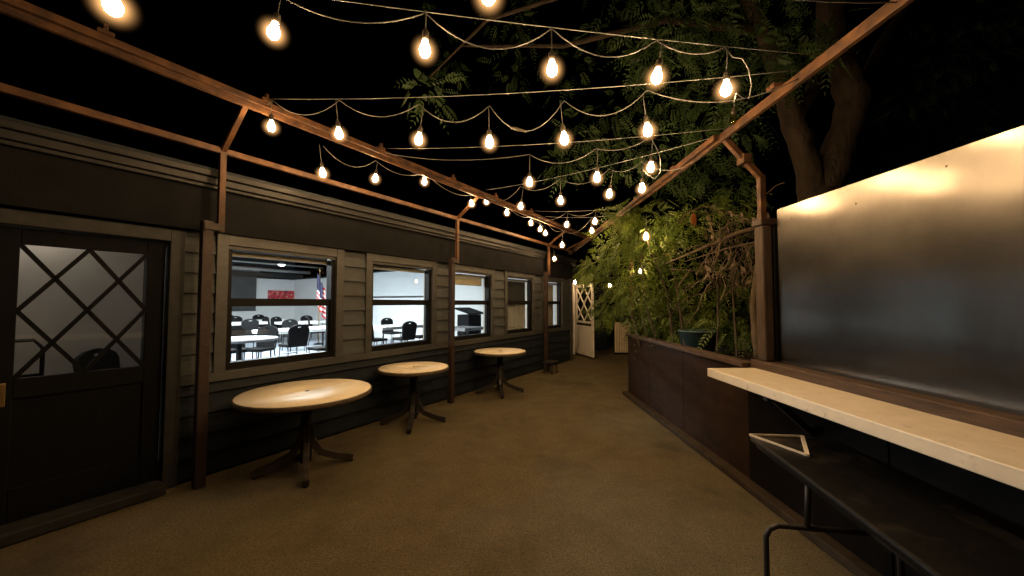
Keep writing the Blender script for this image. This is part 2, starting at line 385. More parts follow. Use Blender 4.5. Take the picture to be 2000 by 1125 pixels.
# fourth window: roller shade above, drawn curtain below; fifth: curtain pulled part-way
flat('roller_shade', 6.455, 7.42, .118, .123, 1.58, 2.07, M['shade'], wins[3])
def curtain(x0, x1, z0, z1, y, m, parent, amp=.018, wl_=.09):
    k = MB(); n = int((x1 - x0) / wl_ * 8); vs = []
    for i in range(n + 1):
        x = x0 + (x1 - x0) * i / n; yy = y + amp * math.sin(2 * math.pi * (x - x0) / wl_) + .006 * math.sin(7 * x)
        vs += [(x, yy, z0), (x, yy, z1)]
    k.add(vs, [(2*i, 2*i+2, 2*i+3, 2*i+1) for i in range(n)], True); return k.build('curtain', m, parent)
curtain(6.46, 7.42, .975, 1.575, .122, M['curtain'], wins[3], .012)
M['sheer'] = mat('pale_curtain', (.42, .36, .31), (.33, .29, .25), rough=.85, scale=3, stretch=(8, 1, 1), bump=.3)
curtain(8.06, 8.86, .975, 2.07, .125, M['sheer'], wins[4], .012)
flat('valance', 4.83, 5.86, .19, .25, 1.93, 2.08, M['cream'], wins[2], .01)
# door with diamond lattice
dr = empty('door', (0, 0, 0), 0, bld)
for (x0, x1, z0, z1) in ((DOOR[0] - .10, DOOR[0], .0, DZ + .10), (DOOR[1], DOOR[1] + .10, .0, DZ + .10), (DOOR[0], DOOR[1], DZ, DZ + .10)):
    flat('door_casing', x0, x1, -.045, .0, z0, z1, M['trim_dark'], dr, .004)
flat('threshold', DOOR[0], DOOR[1], -.16, .12, .004, .085, M['trim_dark'], dr, .012)
def leaf_of_door(x0, x1):
    gz0, gz1 = 1.07, 2.015; st = .115
    d = MB(); y0, y1 = .03, .075
    d.box(x0, x0 + st, y0, y1, .09, DZ - .01); d.box(x1 - st, x1, y0, y1, .09, DZ - .01)
    d.box(x0 + st, x1 - st, y0, y1, .09, .32); d.box(x0 + st, x1 - st, y0, y1, gz0 - .14, gz0); d.box(x0 + st, x1 - st, y0, y1, gz1, DZ - .01)
    d.build('door_leaf', M['door'], dr, bevel=.006)
    flat('lower_panel', x0 + st, x1 - st, .048, .062, .32, gz0 - .14, M['door'], dr)
    flat('glazing', x0 + st, x1 - st, .055, .06, gz0, gz1, M['pane'], dr)
    gx0, gx1 = x0 + st, x1 - st; W = gx1 - gx0; Hh = gz1 - gz0
    # diagonal bars clipped to the glass rectangle
    def bar(xa, za, xb, zb):
        k = MB(); k.beam((xa, .043, za), (xb, .043, zb), .026, .030, up=(0, 1, 0)); k.build('lattice_bar', M['door'], dr)
    def diag(fx0, sgn):     # line through x = gx0 + fx0*W at the mid height, |slope| so that two diamonds fill the height
        sl = Hh / (W * 1.0) * 1.0
        pts = []
        xc = gx0 + fx0 * W; zc = (gz0 + gz1) / 2
        for x in (gx0, gx1):
            zz = zc + sgn * sl * (x - xc)
            if gz0 - 1e-6 <= zz <= gz1 + 1e-6: pts.append((x, zz))
        for zz in (gz0, gz1):
            x = xc + (zz - zc) / (sgn * sl)
            if gx0 + 1e-6 < x < gx1 - 1e-6: pts.append((x, zz))
        if len(pts) >= 2: bar(pts[0][0], pts[0][1], pts[1][0], pts[1][1])
    for fx in (.0, .5, 1.0):
        diag(fx, 1); diag(fx, -1)
leaf_of_door(.20, DOOR[1] - .012)
leaf_of_door(DOOR[0] + .012, .194)
flat('push_plate', .205, .285, .012, .029, .89, 1.05, M['brass'], dr, .004)
k = MB(); k.tube([(.24, .02, .95), (.24, -.03, .955), (.24, -.03, 1.02), (.24, .02, 1.025)], .009); k.build('pull_handle', M['brass'], dr)

# ------------------------------------------------------------------ banquet hall seen through the windows
FZ = .20
hall = empty('hall_room', W0, WROT); tag(hall, kind='structure'); hall['label'] = 'brightly lit white hall behind the windows'
flat('floor_slab', S0, S1 - .161, .161, 15.0, .05, FZ, M['hallfloor'], hall)
flat('rear_wall', S0, S1 - .161, 14.6, 14.8, FZ, 2.72, M['hallwall'], hall)
flat('rear_wall_upper', S0, S1 - .161, 14.62, 14.8, 2.72, 3.9, M['hallceil'], hall)
flat('end_lining', S1 - .20, S1 - .165, .165, 14.6, FZ, 2.73, M['hallwall'], hall)
flat('side_lining', S0 - .05, S0 + .05, .2, 14.6, FZ, 2.73, M['hallwall'], hall)
k = MB(); k.add([(S0, .161, 2.72), (S1-.17, .161, 2.72), (S1-.17, 14.59, 3.70), (S0, 14.59, 3.70), (S0, .161, 2.76), (S1-.17, .161, 2.76), (S1-.17, 14.59, 3.74), (S0, 14.59, 3.74)], [(3,2,1,0),(4,5,6,7),(0,1,5,4),(1,2,6,5),(2,3,7,6),(3,0,4,7)]); k.build('hall_ceiling', M['hallceil'], hall)
k = MB(); k.beam((S0, 13.9, 2.86), (S1 - .2, 13.9, 2.86), .25, .16); k.build('ceiling_beam', M['hallceil'], hall)
k = MB(); k.tube([(S0, 13.2, 3.02), (S1 - .2, 13.2, 3.02)], .07, 10); k.build('duct', M['pipe'], hall)
k = MB(); k.tube([(S0, 12.1, 3.18), (S1 - .2, 12.1, 3.18)], .03, 8); k.build('duct', M['pipe'], hall)
# vestibule behind the door: brushed steel partition
ves = empty('steel_partition', W0, WROT)
tag(ves, 'brushed steel partition behind the diamond-lattice door glass', 'partition')
flat('steel_sheet', -1.6, 1.32, 1.62, 1.66, FZ, 2.655, M['satin'], ves)
flat('end_stud', 1.30, 1.36, .165, 1.66, FZ, 2.71, M['hallceil'], ves)
flat('end_stud', -1.7, -1.62, .165, 1.66, FZ, 2.71, M['hallceil'], ves)
flat('top_panel', -1.62, 1.30, .165, 1.61, 2.66, 2.70, M['hallceil'], ves)
vl = empty('added_vestibule_light', wp(.4, .45, 2.60), WROT); tag(vl, 'unseen lamp added to light the partition behind the lattice door glass', 'ceiling light')  # unseen lamp added to brighten the partition behind the glass
flat('housing', -.5, .5, -.08, .08, .02, .059, M['pipe'], vl); flat('diffuser', -.48, .48, -.07, .07, 0, .019, emit('vestibule_fill_glow', (1.0, .84, .68), 52.0), vl)
# ceiling strip lights
for s in (-2.0, 1.6, 5.2):
    for n in (4.4, 5.9, 7.4):
        L_ = empty('ceiling_light', wp(s, n, 2.59 + .068 * n), WROT)
        tag(L_, 'white strip light on the hall ceiling', 'ceiling light', 'strip lights of the hall')
        flat('housing', -.75, .75, -.16, .16, .03, .10, M['pipe'], L_)
        flat('diffuser', -.72, .72, -.13, .13, 0, .029, M['tube'], L_)
# chairs
def make_chair():
    root = empty('banquet_chair')
    # backrest: shield outline with a hand slot
    bm = bmesh.new()
    def outline(inset=0):
        pts = []
        prof = [(-.20, .0), (-.215, .22), (-.225, .36), (-.20, .42), (-.12, .47), (0, .49)]
        P = prof + [(-x, z) for x, z in prof[-2::-1]]
        return P
    outer = [bm.verts.new((x, 0, z)) for x, z in outline()]
    hole = [bm.verts.new((.055 * math.cos(t), 0, .425 + .016 * math.sin(t))) for t in [k * math.pi / 4 for k in range(8)]]
    eds = [bm.edges.new((v[i], v[(i + 1) % len(v)])) for v in (outer, hole) for i in range(len(v))]
    bmesh.ops.triangle_fill(bm, use_beauty=True, use_dissolve=False, edges=eds)
    r = bmesh.ops.extrude_face_region(bm, geom=bm.faces[:])
    bmesh.ops.translate(bm, verts=[v for v in r['geom'] if isinstance(v, bmesh.types.BMVert)], vec=(0, .045, 0))
    bmesh.ops.recalc_face_normals(bm, faces=bm.faces[:])
    me = bpy.data.meshes.new('backrest'); bm.to_mesh(me); bm.free(); me.materials.append(M['chair'])
    o = link(bpy.data.objects.new('backrest', me), root); o.location = (0, .19, .44); o.rotation_euler.x = R(-8)
    flat('seat', -.215, .215, -.22, .21, .41, .475, M['chair'], root, .02)
    for sx in (-1, 1):
        k = MB(); k.tube([(sx*.20, -.19, 0), (sx*.185, -.18, .42)], .011, 6); k.build('leg', M['chairleg'], root)
        k = MB(); k.tube([(sx*.205, .27, 0), (sx*.20, .19, .40), (sx*.205, .215, .55)], .011, 6); k.build('leg', M['chairleg'], root)
    k = MB(); k.beam((-.19, -.185, .24), (.19, -.185, .24), .015, .015); k.build('stretcher', M['chairleg'], root)
    return root
chair0 = make_chair(); used = [0]
def chair(u, Z, face, label):
    o = chair0 if not used[0] else copy_tree(chair0)
    used[0] = 1
    o.location = ((u - 1000) / F * Z, Z, FZ); o.rotation_euler.z = WROT + R(face)
    return tag(o, label, 'chair', 'banquet chairs in the hall')
def htable(u, Z, lx, ly, label, cloth, round_=False):
    root = empty('hall_table', ((u - 1000) / F * Z, Z, FZ), WROT)
    tag(root, label, 'table', 'tables in the hall')
    k = MB()
    if round_:
        k.lathe([(.02, .70), (lx*.99, .70), (lx, .71), (lx, .735), (lx*.985, .742), (.02, .742)], 36)
    else: k.box(-lx, lx, -ly, ly, .70, .742)
    k.build('tabletop', cloth, root, .004)
    if round_: k = MB(); k.tube([(0, 0, .02), (0, 0, .70)], .05); k.build('pedestal', M['chairleg'], root); k = MB(); k.lathe([(.30, 0), (.30, .02), (.06, .04)], 20); k.build('foot_plate', M['chairleg'], root)
    else:
        k = MB(); k.box(-lx + .01, lx - .01, -ly + .01, ly - .01, .66, .699); k.build('apron', cloth, root)
        for sx in (-1, 1):
            for sy in (-1, 1):
                k = MB(); k.tube([(sx*(lx-.12), sy*(ly-.1), 0), (sx*(lx-.12), sy*(ly-.1), .67)], .018, 6); k.build('leg', M['chairleg'], root)
    return root
htable(586, 9.6, .92, .40, 'white-topped table behind the large chair back in the first window past the door', M['cloth'])
htable(600, 13.4, .9, .4, 'white-topped table beneath the flag by the hall rear wall', M['cloth'])
htable(462, 12.6, .9, .4, 'white-topped table under the dark wall screen', M['cloth'])
htable(515, 14.6, .75, .4, 'far white-topped table under the red picture', M['cloth'])
htable(470, 6.9, .62, .62, 'round grey-topped table just inside the first window past the door', M['greycloth'], True)
htable(775, 10.9, .85, .45, 'white-topped table seen through the second window past the door', M['cloth'])
htable(906, 10.2, .42, .4, 'small pale table seen through the third window past the door', M['greycloth'])
CH = [(574, 8.5, 180, 'large dark chair with its back to the first window, before the white table'),
      (577, 10.9, 0, 'dark chair half hidden behind the large chair back in the first window'),
      (553, 13.0, 20, 'dark chair between the white tables, left of the large chair back'),
      (486, 11.4, 170, 'dark chair standing before the dark wall screen'),
      (452, 15.2, 0, 'dark chair under the dark wall screen by the rear wall'), (467, 13.6, 0, 'smaller dark chair drawn up beneath the dark screen'),
      (436, 10.2, 100, 'dark chair cut off by the edge of the first window'),
      (512, 15.4, 0, 'far dark chair under the red picture'),
      (536, 13.4, 90, 'dark chair seen edge-on under the red picture'),
      (607, 14.2, 0, 'dark chair standing beneath the flag'), (622, 12.3, 60, 'dark chair turned sideways beside the flag pole'),
      (632, 7.9, -90, 'dark chair side-on at the end of the white table'),
      (468, 7.55, 0, 'dark chair pushed under the round grey table'), (508, 7.7, -60, 'dark chair turned beside the round grey table'),
      (789, 10.0, 175, 'dark chair with its back to the second window'), (767, 11.9, 0, 'dark chair facing across the table in the second window'),
      (735, 9.7, 90, 'dark chair cut off by the frame of the second window'), (824, 10.6, -100, 'dark chair edge-on at the table end in the second window'),
      (250, 3.95, 40, 'dark chair back behind the diamond-lattice door glass')]
for c in CH: chair(*c)
# tubular chair frame behind the door glass
k = MB(); p0 = Vector((0, 0, 0))
root = empty('tubular_rack', wp(.36, .75, FZ), WROT); tag(root, 'black tubular stand behind the lattice door glass', 'stand')
k.tube([(-.45, 0, 0), (-.45, 0, 1.02), (-.40, 0, 1.09), (.10, 0, 1.09), (.15, 0, 1.02), (.15, 0, 0)], .014); k.build('frame', M['black'], root)
k = MB(); k.tube([(-.43, 0, .80), (.14, 0, .80)], .011); k.build('crossbar', M['black'], root)
k = MB(); k.box(-.47, .17, -.2, .2, 0.001, .02); k.build('base', M['black'], root)
# podium behind third window
root = empty('podium', ((917 - 1000) / F * 11.2, 11.2, FZ), WROT); tag(root, 'dark podium seen through the third window past the door', 'podium')
flat('cabinet', -.3, .3, -.22, .22, 0, 1.05, M['chair'], root, .01); k = MB(); k.add([(-.36,-.3,1.06),(.36,-.3,1.06),(.36,.3,1.22),(-.36,.3,1.22),(-.36,-.3,1.10),(.36,-.3,1.10),(.36,.3,1.26),(-.36,.3,1.26)],[(3,2,1,0),(4,5,6,7),(0,1,5,4),(1,2,6,5),(2,3,7,6),(3,0,4,7)]); k.build('reading_top', M['chair'], root)
# things on the hall walls
def rear_at(u, v, n=14.6):
    r_ = ray(u, v); t = (D + n) / r_.dot(IN); p = CAMP + r_ * t; return (p - W0).dot(DW), p.z
a0, z1 = rear_at(425, 530); b0, z0 = rear_at(498, 607)
scr = empty('wall_screen', wp(0, 14.6, 0), WROT); tag(scr, 'large dark screen panel on the white hall wall', 'screen')
flat('panel', a0, b0, -.08, -.03, z0, z1, M['screen'], scr); flat('housing', a0, b0 + .1, -.14, -.002, z1 + .001, z1 + .16, M['pipe'], scr)
a0, z1 = rear_at(523, 567); b0, z0 = rear_at(573, 587)
def artmat():
    m, n, l, p = nodes('red_print')
    tc = n.new('ShaderNodeTexCoord'); nz = n.new('ShaderNodeTexNoise'); nz.inputs['Scale'].default_value = 9; nz.inputs['Detail'].default_value = 6; l.new(tc.outputs['Object'], nz.inputs['Vector'])
    cr = n.new('ShaderNodeValToRGB'); e_ = cr.color_ramp.elements; e_[0].position = .3; e_[0].color = (.03, .03, .10, 1); e_[1].position = .46; e_[1].color = (.55, .03, .03, 1)
    x = e_.new(.56); x.color = (.65, .08, .06, 1); x = e_.new(.68); x.color = (.6, .35, .3, 1)
    l.new(nz.outputs[0], cr.inputs[0]); l.new(cr.outputs[0], p.inputs['Base Color']); return m
art = empty('wall_picture', wp(0, 14.6, 0), WROT); tag(art, 'wide red abstract picture on the white hall wall', 'picture')
flat('canvas', a0, b0, -.05, -.005, z0, z1, artmat(), art)
# white projection screen on the end wall
def end_at(u, v, s=S1 - .20):
    r_ = ray(u, v); t = s / r_.dot(DW); p = CAMP + r_ * t; return (p - W0).dot(IN), p.z
n1, zb = end_at(729, 580); n0, _ = end_at(833, 580)
ps = empty('projection_screen', wp(0, 0, 0), WROT); tag(ps, 'pale projection screen with thin dark border on the hall end wall', 'screen')
M['projwhite'] = mat('projection_white', (.66, .70, .73), (.63, .67, .70), rough=.6, scale=1, bump=0)
flat('sheet', S1 - .27, S1 - .262, n0 + .04, n1 - .04, zb + .02, 2.8, M['projwhite'], ps); flat('border', S1 - .26, S1 - .24, n0, n1, zb, 2.84, M['screen'], ps)
flat('weight_bar', S1 - .285, S1 - .271, n0, n1, zb - .03, zb + .019, M['screen'], ps)
# pendant in the hall
pp = CAMP + ray(550, 517) * 15.0
pr = empty('pendant_lamp', (pp.x, pp.y, pp.z)); tag(pr, 'small bright pendant lamp under the dark hall ceiling', 'pendant lamp')
k = MB(); k.lathe([(.04, .10), (.16, .02), (.17, 0), (.15, .0), (.03, .08)], 20); k.build('shade', M['pipe'], pr)
k = MB(); k.lathe([(.03, -.06), (.10, -.04), (.13, .0), (.08, .02)], 16); k.build('globe', M['pendant'], pr)
k = MB(); k.tube([(0, 0, .09), (0, 0, 3.46 - pp.z)], .012, 6); k.build('stem', M['chairleg'], pr)
# flag on a pole
fp = Vector(((624 - 1000) / F * 12.6, 12.6, FZ))
pr = empty('flag_pole', fp, WROT); tag(pr, 'dark flag pole standing on the hall floor', 'pole')
k = MB(); k.tube([(0, 0, 0.02), (0, 0, 2.45)], .016, 8); k.build('pole', M['brass'], pr)
k = MB(); k.lathe([(.16, 0), (.16, .03), (.03, .06)], 20); k.build('base', M['iron'], pr)
k = MB(); k.lathe([(.003, 2.60), (.03, 2.52), (.012, 2.45)], 10); k.build('finial', M['brass'], pr)
def flagmat():
    m, n, l, p = nodes('flag_cloth')
    at = n.new('ShaderNodeAttribute'); at.attribute_name = 'UVMap'
    sp = n.new('ShaderNodeSeparateXYZ'); l.new(at.outputs['Vector'], sp.inputs[0])
    mu = n.new('ShaderNodeMath'); mu.operation = 'MULTIPLY'; mu.inputs[1].default_value = 6.5; l.new(sp.outputs[1], mu.inputs[0])
    fr = n.new('ShaderNodeMath'); fr.operation = 'FRACT'; l.new(mu.outputs[0], fr.inputs[0])
    gt = n.new('ShaderNodeMath'); gt.operation = 'GREATER_THAN'; gt.inputs[1].default_value = .5; l.new(fr.outputs[0], gt.inputs[0])
    mx = n.new('ShaderNodeMix'); mx.data_type = 'RGBA'; mx.inputs[6].default_value = (.45, .02, .03, 1); mx.inputs[7].default_value = (.75, .72, .7, 1); l.new(gt.outputs[0], mx.inputs[0])
    c1 = n.new('ShaderNodeMath'); c1.operation = 'LESS_THAN'; c1.inputs[1].default_value = .7; l.new(sp.outputs[0], c1.inputs[0])
    c2 = n.new('ShaderNodeMath'); c2.operation = 'GREATER_THAN'; c2.inputs[1].default_value = .46; l.new(sp.outputs[1], c2.inputs[0])
    an = n.new('ShaderNodeMath'); an.operation = 'MULTIPLY'; l.new(c1.outputs[0], an.inputs[0]); l.new(c2.outputs[0], an.inputs[1])
    m2 = n.new('ShaderNodeMix'); m2.data_type = 'RGBA'; m2.inputs[7].default_value = (.01, .012, .05, 1); l.new(an.outputs[0], m2.inputs[0]); l.new(mx.outputs[2], m2.inputs[6])
    l.new(m2.outputs[2], p.inputs['Base Color']); p.inputs['Roughness'].default_value = .7; return m
def flag():
    nu, nv = 40, 20; W_, H_ = 1.5, .95; vs = []; uv = []
    for j in range(nv + 1):
        for i in range(nu + 1):
            a = i / nu; b = j / nv
            x = -.10 + a * .26 + .03 * math.sin(a * 9 + b)        # gathered: hangs down rather than flying out
            y = .07 * math.sin(a * 17 + 1.2 * b) * (.4 + a)
            z = 2.40 - (1 - b) * H_ - a * .62 * (1 - .1 * b)
            vs.append((x, y, z)); uv.append((a, b))
    fs = [(j*(nu+1)+i, j*(nu+1)+i+1, (j+1)*(nu+1)+i+1, (j+1)*(nu+1)+i) for j in range(nv) for i in range(nu)]
    k = MB(); k.add(vs, fs, True); o = k.build('flag', flagmat(), None, loc=fp + Vector((0, 0, 0)), rz=WROT)
    ul = o.data.uv_layers.new(name='UVMap')
    for lp in o.data.loops: ul.data[lp.index].uv = uv[lp.vertex_index]
    tag(o, 'red and white striped flag with dark blue corner hanging in folds from pole', 'flag')
flag()

# ------------------------------------------------------------------ rusty canopy frame
RAILN, RAILZ, BEAMN, BEAMZ = -.25, 2.985, -.70, 3.315
fr = empty('canopy_frame', wp(0, RAILN, 0), WROT)
tag(fr, 'rusty steel canopy frame without its cover, standing along the clapboard wall', 'canopy frame')
POSTS = [1.33, 4.56, 7.86]
k = MB(); k.beam((-5, 0, RAILZ), (9.2, 0, RAILZ), .05, .055); k.build('eave_rail', M['rust'], fr, .004)
bn = BEAMN - RAILN
k = MB(); k.beam((-5, bn, BEAMZ), (9.6, bn, BEAMZ), .035, .09); k.build('ridge_beam', M['rust'], fr, .004)
k = MB(); k.beam((-5, bn - .045, BEAMZ + .022), (9.6, bn - .045, BEAMZ + .022), .036, .05); k.build('track_rail', M['rust'], fr, .004)
for s in POSTS + [-1.9]:
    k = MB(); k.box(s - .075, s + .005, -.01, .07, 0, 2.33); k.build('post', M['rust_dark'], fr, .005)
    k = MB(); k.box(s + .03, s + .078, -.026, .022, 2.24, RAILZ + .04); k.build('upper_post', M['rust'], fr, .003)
    k = MB(); k.box(s - .07, s + .07, -.033, -.027, 2.25, 2.31); k.build('bolt_plate', M['rust_dark'], fr)
    k = MB(); k.beam((s + .054, 0, RAILZ), (s + .054, bn, BEAMZ - .02), .042, .042, up=(1, 0, 0)); k.build('brace', M['rust'], fr, .003)
for s in (.55, 1.52, 2.72, 3.95, 5.0, 6.2):
    k = MB(); k.box(s - .04, s + .04, bn - .075, bn + .025, BEAMZ + .046, BEAMZ + .075); k.box(s - .012, s + .012, bn - .07, bn - .03, BEAMZ + .075, BEAMZ + .115); k.build('clamp', M['rust'], fr, .003)

# right-hand frame
RBO, RBZ = -.13, 3.06
rf = empty('side_frame', R0, RROT)
tag(rf, 'rusty steel frame rail raised above the planter and steel panel', 'canopy frame')
k = MB(); k.beam((RBO, -1.5, RBZ), (RBO, 11.0, RBZ), .035, .07); k.build('ridge_beam', M['rust'], rf, .004)
k = MB(); k.beam((RBO - .05, 3.25, RBZ + .01), (RBO - .05, 11.0, RBZ + .01), .035, .05); k.build('track_rail', M['rust'], rf, .004)
for y in (3.22, 6.6):
    k = MB(); k.beam((RBO, y, RBZ), (.20, y, 2.70), .045, .045, up=(0, 1, 0)); k.build('brace', M['rust'], rf, .003)
    k = MB(); k.box(.175, .225, y - .025, y + .025, 2.331 if y < 4 else 0, 2.72); k.build('upper_post', M['rust'], rf, .003)
k = MB(); k.box(.02, .09, 3.17, 3.27, 2.82, 2.90); k.build('junction_box', M['rust'], rf, .004)
for y in (2.55, 4.1, 5.3, 6.4): 
    k = MB(); k.box(RBO - .06, RBO + .03, y - .04, y + .04, RBZ + .036, RBZ + .065); k.build('clamp', M['rust'], rf, .003)
# far cross beams closing the frame between both sides
fa = wp(9.3, BEAMN, BEAMZ); fb = rp_(RBO, 9.8, RBZ)
xb = empty('cross_frame', (0, 0, 0)); tag(xb, 'dim steel cross beams joining both frames at the far end', 'canopy frame')
k = MB(); k.beam(fa, fb, .05, .08); k.build('cross_beam', M['rust'], xb, .004)
k = MB(); k.beam(wp(8.9, RAILN, RAILZ), wp(9.3, BEAMN, BEAMZ), .04, .04); k.build('brace', M['rust'], xb)
k = MB(); k.beam(wp(9.9, -.3, 2.7), rp_(.3, 10.2, 2.75), .06, .1); k.build('cross_beam', M['rust'], xb)

# ------------------------------------------------------------------ planter, counter, steel panel
pl = empty('planter', R0, RROT)
tag(pl, 'long brown panelled planter with rough top rail along the walkway', 'planter')
ys = [-1.5, -.3, .9, 2.1, 3.3, 4.5, 5.55, 6.5]
for a, b in zip(ys, ys[1:]):
    dz = random.uniform(-.004, .004)
    flat('panel', .09 + dz, .125 + dz, a + .003, b - .003, .065, 1.02, M['panel_brown'] if a > 3 else M['panel_black'], pl, .003)  # panels below the counter take the near-black colour
flat('plinth', .0, .16, -1.5, 6.56, .002, .063, M['kerb'], pl, .012)
flat('end_panel', .13, .95, 6.465, 6.5, .065, 1.02, M['panel_brown'], pl)
flat('back_panel', .92, .95, -1.5, 6.46, .0, 1.0, M['panel_brown'], pl)
for a, b in ((3.33, 4.9), (4.905, 6.54)):
    flat('top_rail', .06, .19, a, b, 1.021, 1.07, M['wood'], pl, .008)
flat('soil', .13, .915, 3.3, 6.46, .7, .92, M['soil'], pl)
ct = empty('bar_counter', R0, RROT)
tag(ct, 'long white bar counter shelf fixed to the planter below the steel panel', 'counter')
flat('counter_top', -.285, .135, -1.5, 3.27, .962, 1.032, M['counter'], ct, .005)
for y in (2.6, 1.0, -.6):
    k = MB(); k.beam((-.2, y, .945), (.07, y, .70), .04, .04, up=(0, 1, 0)); k.build('bracket', M['iron'], ct)
    flat('bracket_arm', -.25, .085, y - .021, y + .021, .925, .961, M['iron'], ct)
sl = flat('sill_timber', .136, .31, -1.5, 3.329, 1.022, 1.10, M['wood'], None, .01)
sl.location = R0; sl.rotation_euler.z = RROT
tag(sl, 'rough brown timber sill between the white counter and the steel panel', 'sill')
sp_ = empty('steel_screen', R0, RROT)
tag(sp_, 'large brushed steel sheet standing on the timber sill, reflecting bulbs', 'panel')
flat('sheet', .245, .253, -1.45, 3.10, 1.101, 2.385, M['steel'], sp_)
flat('backing_board', .254, .275, -1.44, 3.09, 1.101, 2.375, M['sash'], sp_)
for y, z in ((2.4, 2.25), (1.9, 2.31), (1.35, 2.24), (2.95, 2.28), (2.95, 1.2)):
    k = MB(); k.lathe([(.007, 0), (.006, .003), (.002, .004)], 8); o = k.build('screw', M['iron'], sp_); o.location = (.245, y, z); o.rotation_euler = (0, R(-90), 0)
ps_ = flat('timber_post', .165, .25, 3.17, 3.28, 1.101, 2.27, M['timber_post'], None, .012); ps_.location = R0; ps_.rotation_euler.z = RROT
tag(ps_, 'brown square timber post beside the steel panel edge', 'post')
gap_strip = flat('timber_post', .262, .305, 3.17, 3.23, 1.101, 2.27, M['sash'], None, .01); gap_strip.location = R0; gap_strip.rotation_euler.z = RROT  # black strip added where the space beside the post is only dark
tag(gap_strip, 'thin black strip added as the dark gap between the timber post and the steel panel', 'post')
lb = flat('lintel_beam', .15, .31, 3.16, 3.29, 2.271, 2.33, M['rust_dark'], None, .01); lb.location = R0; lb.rotation_euler.z = RROT
tag(lb, 'short timber block capping the brown post', 'beam')

# black folding table below the counter
bt = empty('folding_table', (1.66, 1.42, 0), R(-9.0))
tag(bt, 'black folding table, scuffs and warm light patches in its colour, pushed under the white counter', 'table')
flat('tabletop', -.25, .25, -1.2, 1.06, .685, .72, M['black'], bt, .012)
flat('apron', -.22, .22, -1.17, 1.03, .655, .684, M['black'], bt)
for y in (.55, -.8):
    k = MB(); k.tube([(-.19, y, .66), (-.20, y, .42)], .014); k.build('strut', M['iron'], bt)
    k = MB(); k.tube([(-.40, y, 0), (-.40, y, .36), (-.38, y, .40), (-.34, y, .42), (.16, y, .42), (.20, y, .40), (.22, y, .36), (.22, y, 0)], .014); k.build('leg', M['iron'], bt)
tb = empty('triangular_bracket', (0, 0, .727)); tag(tb, 'thin pale triangular frame lying on the black table end', 'bracket')
def P3(u, v): 
    r_ = ray(u, v); t = (.727 - CAM_H) / r_.z; p = CAMP + r_ * t; return Vector((p.x, p.y, 0))
ta, tb_, tc_ = P3(1464, 849), P3(1567, 852), P3(1577, 889)
for a, b, w_ in ((ta, tb_, .008), (ta, tc_, .008), (tb_, tc_, .02)):
    k = MB(); k.beam(a, b, w_, .012); k.build('bar', M['counter'], tb)

# ------------------------------------------------------------------ round pedestal tables
def ptable(s, n, r, h, rot, label, worn):
    root = empty('pedestal_table', wp(s, n, 0), WROT + R(rot)); tag(root, label, 'table', 'round tables along the wall')
    k = MB(); k.lathe([(.02, h - .046), (r - .012, h - .046), (r - .004, h - .042), (r, h - .034), (r, h - .008), (r - .004, h - .003), (r - .008, h - .0025)], 72); k.build('edge_band', M['tableedge'], root)
    k = MB(); k.lathe([(.02, h - .004), (r - .010, h - .004), (r - .012, h), (.024, h), (.02, h - .006)], 72); k.build('tabletop', M['tabletop'], root)
    k = MB(); k.lathe([(.019, h - .004), (.019, h + .002), (.010, h + .002)], 16); k.build('umbrella_hole_cap', M['iron'], root)
    k = MB(); k.lathe([(.05, .10), (.05, h - .05)], 20); k.build('column', M['iron'], root)
    k = MB(); k.lathe([(.045, h - .06), (.17, h - .048), (.17, h - .0465)], 20); k.build('mounting_plate', M['iron'], root)
    k = MB(); k.lathe([(.05, .07), (.055, .14), (.038, .20)], 20); k.build('hub', M['iron'], root)
    for q in range(4):
        an = q * math.pi / 2; c_, s_ = math.cos(an), math.sin(an)
        pts = [(0.03*c_, .03*s_, .42), (.055*c_, .055*s_, .26), (.12*c_, .12*s_, .15), (.26*c_, .26*s_, .085), (.42*c_, .42*s_, .035)]
        k = MB()
        for a, b in zip(pts, pts[1:]): k.beam(a, b, .055, .065)
        o = k.build('leg', worn, root, .006)
        k = MB(); k.lathe([(.022, 0), (.024, .012), (.014, .02)], 12, (.405*c_, .405*s_, 0)); k.build('foot_pad', M['black'], o)
    return root
ptable(1.99, -.645, .588, .745, 62, 'largest round cream-topped pedestal table, below the first window past the door', M['iron_worn'])
ptable(3.50, -.48, .46, .745, 40, 'smaller round cream-topped pedestal table, between the large one and the slim post', M['iron'])
ptable(5.50, -.50, .465, .745, 40, 'round cream-topped pedestal table standing past the second post toward the white door', M['iron'])
# low stool
stp = wp(7.65, -.42, 0)
st = empty('low_stool', stp, WROT); tag(st, 'small dark low stool against the wall near the third post', 'stool')
flat('seat', -.16, .16, -.13, .13, .24, .275, M['iron'], st, .01)
for sx in (-1, 1):
    for sy in (-1, 1): k = MB(); k.tube([(sx*.13, sy*.10, 0), (sx*.11, sy*.085, .24)], .014, 6); k.build('leg', M['iron'], st)

